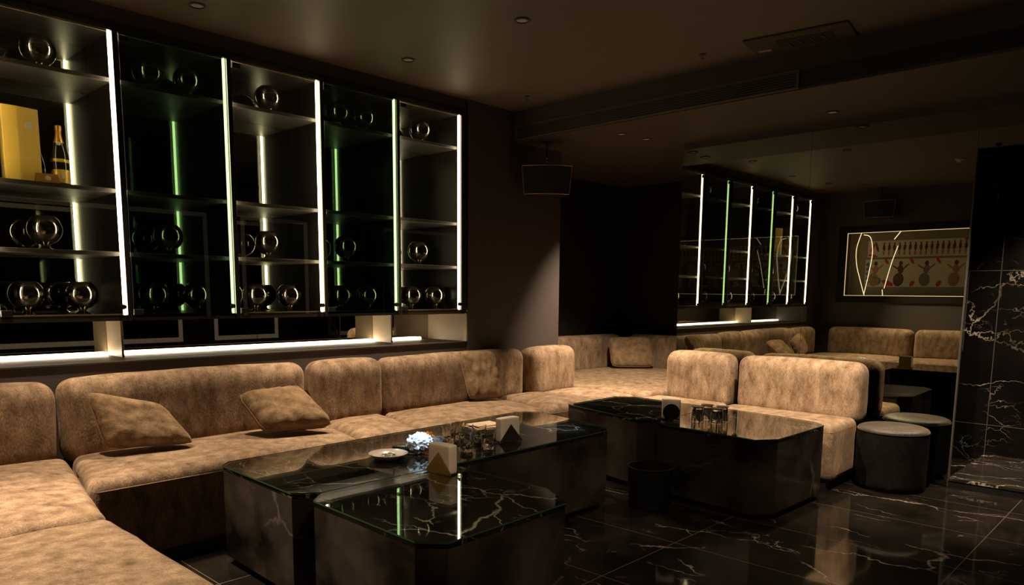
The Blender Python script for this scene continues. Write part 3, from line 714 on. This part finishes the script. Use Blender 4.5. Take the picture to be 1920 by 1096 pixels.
# ---------------------------------------------------------------- loudspeakers
def speaker(loc, rz, label, drop):
    t = thing('loudspeaker', loc, label, 'loudspeaker', 'black ceiling loudspeakers', rz)
    n = 12; wt, wb, h, dep = 0.215, 0.195, 0.245, 0.20
    def outline(w, bulge, s=1.0): return [(w * (2 * i / n - 1), -bulge * (1 - (2 * i / n - 1) ** 2)) for i in range(n + 1)]
    def shell(w0, w1, z0, z1, y_in, bulge, back_y):
        b = bmesh.new(); lo = [b.verts.new((x, y + y_in, z0)) for x, y in outline(w0, bulge)] + [b.verts.new((w0 * .7, back_y, z0)), b.verts.new((-w0 * .7, back_y, z0))]
        hi = [b.verts.new((x, y + y_in, z1)) for x, y in outline(w1, bulge)] + [b.verts.new((w1 * .7, back_y, z1)), b.verts.new((-w1 * .7, back_y, z1))]
        k = len(lo); b.faces.new(lo[::-1]); b.faces.new(hi)
        for i in range(k): b.faces.new([lo[i], lo[(i + 1) % k], hi[(i + 1) % k], hi[i]])
        return b
    MB().add(shell(wb, wt, -h / 2, h / 2, -dep / 2 + 0.02, 0.045, dep / 2)).local().build('cabinet_box', 'black_metal', t)
    MB().add(shell(wb - 0.012, wt - 0.012, -h / 2 + 0.014, h / 2 - 0.014, -dep / 2 + 0.008, 0.045, -dep / 2 + 0.03)).local().build('front_grille', 'grille_cloth', t)
    tr = MB()
    for w, z in ((wt, h / 2 - 0.004), (wb, -h / 2 + 0.004)): tr.tube([(x, y - dep / 2 + 0.016, z) for x, y in outline(w, 0.045)], 0.004, 6)
    for s in (-1, 1): tr.tube([(s * wb, -dep / 2 + 0.018, -h / 2 + 0.004), (s * wt, -dep / 2 + 0.018, h / 2 - 0.004)], 0.003, 6)
    tr.local().build('front_trim', 'bronze_trim', t)
    br = MB().box((-0.05, -0.04, h / 2), (0.05, 0.04, h / 2 + 0.006)).tube([(0, 0, h / 2), (0, 0, h / 2 + drop)], 0.009, 10).box((-0.045, -0.035, h / 2 + drop - 0.006), (0.045, 0.035, h / 2 + drop))
    bo = br.local().build('hanging_bracket', 'black_metal', t)
    kn = MB()
    for z in (0.03, 0.06): kn.lathe([(0, 0), (0.011, 0.0), (0.011, 0.012), (0, 0.012)], 12, (0.0, -0.016, h / 2 + z))
    kn.local().build('bolt', 'chrome', bo)
    return t
speaker((4.99, 4.33, 2.305), -math.pi / 2 + math.radians(43.5 - 0) + math.radians(0), 'black loudspeaker hanging from the soffit near the cabinet wall', ZS - 2.305 - 0.1225)
speaker((0.02, 3.66, 2.58), math.pi / 2, 'black loudspeaker above the lit picture niche, seen in the mirror', ZC - 2.58 - 0.1225)

# ---------------------------------------------------------------- picture niche in the west wall (seen in the mirror)
t = thing('picture_niche', (-0.25, (NY0 + NY1) / 2, NZ0), 'warm lit recessed picture niche in the wall above the near sofa', 'niche')
nb = MB().box((-0.42, NY0 - 0.02, NZ0 - 0.02), (-0.40, NY1 + 0.02, NZ1 + 0.02)).box((-0.40, NY0 - 0.02, NZ0 - 0.02), (-0.301, NY1 + 0.02, NZ0)).box((-0.40, NY0 - 0.02, NZ1), (-0.301, NY1 + 0.02, NZ1 + 0.02)).box((-0.40, NY0 - 0.02, NZ0), (-0.301, NY0, NZ1)).box((-0.40, NY1, NZ0), (-0.301, NY1 + 0.02, NZ1))
nb.build('niche_box', 'niche_paint', t)
MB().box((-0.149, NY0 - 0.10, NZ0 - 0.10), (-0.135, NY1 + 0.12, NZ0 - 0.004)).box((-0.149, NY0 - 0.10, NZ1 + 0.004), (-0.135, NY1 + 0.12, NZ1 + 0.10)).box((-0.149, NY1 + 0.004, NZ0 - 0.004), (-0.135, NY1 + 0.12, NZ1 + 0.004)).build('frame', 'alcove_paint', t)
e = 0.006
MB().box((-0.156, NY0, NZ0), (-0.146, NY1, NZ0 + e)).build('light_strip', 'led_niche', t)
MB().box((-0.156, NY0, NZ1 - e), (-0.146, NY1, NZ1)).build('light_strip', 'led_niche', t)
MB().box((-0.156, NY1 - e, NZ0 + e), (-0.146, NY1, NZ1 - e)).build('light_strip', 'led_niche', t)
def np_(px, py):  # drawing coordinates 0..1 across the visible niche, left edge = north end
    return (-0.20, NY1 - px * 1.66, NZ1 - py * 0.94)
def smooth_path(P, n=8):
    out = []
    for i in range(len(P) - 1):
        p0, p1, p2, p3 = P[max(0, i - 1)], P[i], P[i + 1], P[min(len(P) - 1, i + 2)]
        for s in range(n):
            u = s / n; out.append(tuple(0.5 * (2 * b + (c - a) * u + (2 * a - 5 * b + 4 * c - d) * u * u + (3 * b - a - 3 * c + d) * u ** 3) for a, b, c, d in zip(p0, p1, p2, p3)))
    out.append(P[-1]); return out
for P in ([(0.11, 0.0), (0.075, 0.25), (0.085, 0.5), (0.125, 0.75), (0.17, 1.0)], [(0.13, 0.03), (0.19, 0.08), (0.215, 0.32), (0.195, 0.65), (0.165, 0.98)], [(0.44, 0.0), (0.39, 0.12)], [(0.425, 0.22), (0.38, 0.50), (0.335, 0.88)], [(0.32, 0.90), (0.327, 1.0)]):
    MB().tube([np_(*p) for p in smooth_path(P)], 0.006, 6).build('light_tube', 'led_soft', t, smooth='all')
def poster(z0, z1, y0, y1, label):
    t = thing('poster', (-0.385, (y0 + y1) / 2, z0), label, 'poster', 'printed boards in the picture niche')
    MB().box((-0.399, y0, z0), (-0.385, y1, z1)).build('board', 'poster_white', t)
    return t
def blob(mb, y, z, ry, rz, a=0.0, n=14):
    vs = []
    for k in range(n):
        th = 2 * math.pi * k / n; u, w = ry * math.cos(th), rz * math.sin(th)
        vs.append(mb.bm.verts.new((-0.3835 + random.random() * 0.0005, y + u * math.cos(a) - w * math.sin(a), z + u * math.sin(a) + w * math.cos(a))))
    mb.bm.faces.new(vs)
t = poster(1.915, 2.16, 1.55, 3.93, 'long printed board with a row of small brown figures in the niche')
f1, f2, f3 = MB(), MB(), MB()
for i in range(30):
    y = 3.70 - i * 0.072; blob(f1, y, 2.115, 0.012, 0.016); blob(f1, y, 2.055, 0.020, 0.048, random.uniform(-.1, .1)); blob(f2, y, 1.975, 0.014, 0.042)
blob(f3, 3.85, 1.94, 0.07, 0.02, 0.2); blob(f3, 3.86, 2.06, 0.02, 0.07, 0.4); blob(f3, 2.6, 2.15, 0.05, 0.018); blob(f1, 3.8, 2.07, 0.018, 0.08, -.3)
f1.build('brown_figures', 'poster_brown', t); f2.build('tan_figures', 'poster_tan', t); f3.build('red_marks', 'poster_red', t)
t = poster(1.47, 1.885, 1.55, 3.95, 'long printed board with larger dancing figures and red splashes in the niche')
fb, ft, fr_, fbl, fg = MB(), MB(), MB(), MB(), MB()
for i, y in enumerate((3.80, 3.45, 3.10, 2.72, 2.35, 2.0, 1.7)):
    m1 = (ft, fb, fg, ft, fb, fg, ft)[i]
    blob(fb, y, 1.82, 0.028, 0.034); blob(m1, y, 1.73, 0.042, 0.065, 0.15 * (-1) ** i); blob(m1, y + 0.02, 1.58, 0.075, 0.10, 0.1 * (-1) ** (i + 1))
    blob(m1, y + 0.07, 1.76, 0.06, 0.012, 0.6); blob(m1, y - 0.07, 1.77, 0.06, 0.012, -0.8)
    blob(fr_, y - 0.17, 1.52, 0.03, 0.05, 0.5); blob(fr_, y - 0.15, 1.85, 0.02, 0.05, -0.6)
for z in (1.53, 1.60, 1.67, 1.74, 1.81): blob(fbl, 3.915, z, 0.022, 0.028, 0.3)
blob(fbl, 3.80, 1.56, 0.09, 0.07); blob(fbl, 2.42, 1.83, 0.04, 0.05); blob(fr_, 3.62, 1.53, 0.09, 0.035, 0.4); blob(fr_, 3.95 - .02, 1.49, 0.02, 0.02)
fb.build('brown_figures', 'poster_brown', t); ft.build('tan_figures', 'poster_tan', t); fg.build('grey_figures', 'poster_grey', t); fr_.build('red_marks', 'poster_red', t); fbl.build('blue_marks', 'poster_blue', t)

# lit square frames on the wall behind the camera, seen in the backsplash
for (x0, x1, l) in ((0.6, 4.82, 'wide dark wall panel edged with a dim glow, left of two, opposite the cabinets'), (5.33, 6.45, 'dark wall panel edged with a dim glow, right of two, opposite the cabinets')):
    t = thing('wall_panel', ((x0 + x1) / 2, -1.59, 0.53), l, 'wall panel', 'glow-edged wall panels opposite the cabinets')
    MB().box((x0, -1.599, 0.53), (x1, -1.575, 2.44), 0.003, 1).build('panel_board', 'alcove_paint', t)
    MB().box((x0, -1.575, 0.53), (x1, -1.565, 0.60)).box((x0, -1.575, 2.38), (x1, -1.565, 2.44)).box((x0, -1.575, 0.60), (x0 + 0.06, -1.565, 2.38)).box((x1 - 0.06, -1.575, 0.60), (x1, -1.565, 2.38)).build('light_edge', 'led_dim', t)

# ---------------------------------------------------------------- ceiling: vents, fixtures, spots
t = thing('air_grille', (4.80, 3.3, 2.65), 'long dark slatted air grille along the face of the bulkhead', 'air grille')
MB().box((4.800, 2.07, 2.655), (4.809, 4.50, 2.755)).build('backing', 'vent_dark', t)
MB().box((4.790, 2.05, 2.752), (4.809, 4.52, 2.762)).box((4.790, 2.05, 2.648), (4.809, 4.52, 2.658)).box((4.790, 4.50, 2.658), (4.809, 4.52, 2.752)).box((4.790, 2.05, 2.658), (4.809, 2.07, 2.752)).build('frame', 'vent_slat', t)
for i in range(6):
    z = 2.669 + i * 0.0148
    MB().box((4.791, 2.07, z), (4.803, 4.50, z + 0.005)).build('slat', 'vent_slat', t)
t = thing('slot_diffuser', (4.80, 0.5, 2.65), 'plain dark air slot continuing the grille along the bulkhead', 'air grille')
MB().box((4.800, -1.5, 2.655), (4.809, 2.045, 2.755)).build('slot', 'vent_dark', t)

t = thing('ceiling_cassette', (4.62, 1.97, ZC), 'flush dark ceiling air unit with a square opening and pale sticker', 'air unit')
cq = [(4.42, 2.26), (4.68, 2.30), (4.78, 1.70), (4.50, 1.66)]
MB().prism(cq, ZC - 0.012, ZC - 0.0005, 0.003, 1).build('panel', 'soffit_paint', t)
MB().prism([(4.53, 2.10), (4.66, 2.12), (4.72, 1.80), (4.58, 1.78)], ZC - 0.0145, ZC - 0.0122).build('opening', 'vent_dark', t)
for i in range(4):
    y = 1.84 + i * 0.07; MB().box((4.59, y, ZC - 0.019), (4.69, y + 0.008, ZC - 0.0146)).build('louvre', 'vent_slat', t)
MB().prism([(4.645, 2.265), (4.675, 2.268), (4.69, 2.19), (4.66, 2.187)], ZC - 0.0135, ZC - 0.0121).build('sticker', 'label_pink', t)

def fixture(i, x, y, z, pf, cone, aim, label):
    t = thing('downlight', (x, y, z), label, 'downlight', 'recessed ceiling downlights')
    MB().lathe([(0.034, -0.001), (0.046, -0.001), (0.047, -0.005), (0.040, -0.009), (0.034, -0.008)], 28).local().build('trim_ring', 'soffit_paint', t, smooth=True)
    MB().lathe([(0, -0.0015), (0.033, -0.0015), (0.033, -0.003), (0, -0.003)], 24).local().build('lens', 'bulb_glow', t, smooth=True)
    if pf > 0:
        ld = bpy.data.lights.new('spot', 'SPOT'); ld.energy = SPOT_W * pf; ld.color = WARM; ld.spot_size = math.radians(cone); ld.spot_blend = 0.75; ld.shadow_soft_size = 0.03
        lo = bpy.data.objects.new('spot_light', ld); link(lo); lo.parent = t; lo.location = (0, 0, -0.045)
        lo.rotation_euler = (Vector(aim) - Vector((x, y, z - 0.045))).to_track_quat('-Z', 'Y').to_euler()
    return t
DL = ['recessed downlight over the near lower-left sofa seat', 'recessed downlight over the corner sofa section', 'recessed downlight over the long sofa and table', 'recessed downlight near the cabinet tops in view on the ceiling',
      'recessed downlight in the middle of the ceiling in view', 'recessed downlight above the open floor before the poufs', 'recessed downlight in the lower soffit before the mirror', 'recessed downlight in the soffit over the alcove entrance', 'downlight added inside the doorway recess to light its marble', 'recessed downlight in the soffit beside the hanging loudspeaker', 'fill downlight added on the ceiling near the viewer for the tables']
for i, (x, y, z, pf, cone, aim) in enumerate(SPOTS): fixture(i, x, y, z, pf, cone, aim, DL[i])
# two cool pinspots on the long table
def pinspot(x, y, aim, e, cone, label):
    ld = bpy.data.lights.new('pinspot', 'SPOT'); ld.energy = e; ld.color = (0.72, 0.86, 1.0); ld.spot_size = math.radians(cone); ld.spot_blend = 0.7; ld.shadow_soft_size = 0.02
    t = thing('pinspot', (x, y, ZC), label, 'downlight', 'cool pinspots over the long table')
    MB().lathe([(0, -0.001), (0.028, -0.001), (0.026, -0.035), (0.018, -0.04), (0, -0.038)], 24).local().build('housing', 'black_metal', t, smooth=True)
    lo = bpy.data.objects.new('pinspot_light', ld); link(lo); lo.parent = t; lo.location = (0, 0, -0.05)
    lo.rotation_euler = (Vector(aim) - Vector((x, y, ZC - 0.05))).to_track_quat('-Z', 'Y').to_euler()
pinspot(2.30, 1.95, (2.45, 2.975, TZ + 0.05), 460, 6, 'small cool-white pinspot on the ceiling above the nearest table, left of two')
pinspot(2.65, 1.75, (3.56, 2.93, TZ), 900, 7, 'small cool-white pinspot on the ceiling above the nearest table, right of two')

def sprinkler(x, y, z, label):
    t = thing('sprinkler', (x, y, z), label, 'sprinkler', 'ceiling sprinklers')
    MB().lathe([(0, -0.001), (0.022, -0.001), (0.020, -0.006), (0.008, -0.008), (0, -0.008)], 20).local().build('rosette', 'soffit_paint', t, smooth=True)
    MB().lathe([(0, -0.008), (0.005, -0.008), (0.005, -0.026), (0.012, -0.027), (0.012, -0.029), (0, -0.029)], 14).local().build('nozzle', 'chrome', t, smooth=True)
sprinkler(4.50, 4.12, ZC, 'small chrome ceiling sprinkler near the hanging loudspeaker')
sprinkler(4.49, 2.57, ZC, 'small chrome ceiling sprinkler near the ceiling air unit')
t = thing('smoke_detector', (1.90, 2.26, ZC), 'round white smoke detector on the ceiling, seen in the mirror', 'smoke detector')
MB().lathe([(0, -0.001), (0.055, -0.001), (0.054, -0.012), (0.045, -0.02), (0, -0.02)], 32).local().build('base', 'porcelain', t, smooth=True)
MB().lathe([(0, -0.02), (0.034, -0.02), (0.028, -0.038), (0, -0.04)], 28).local().build('sensor_cap', 'porcelain', t, smooth=True)
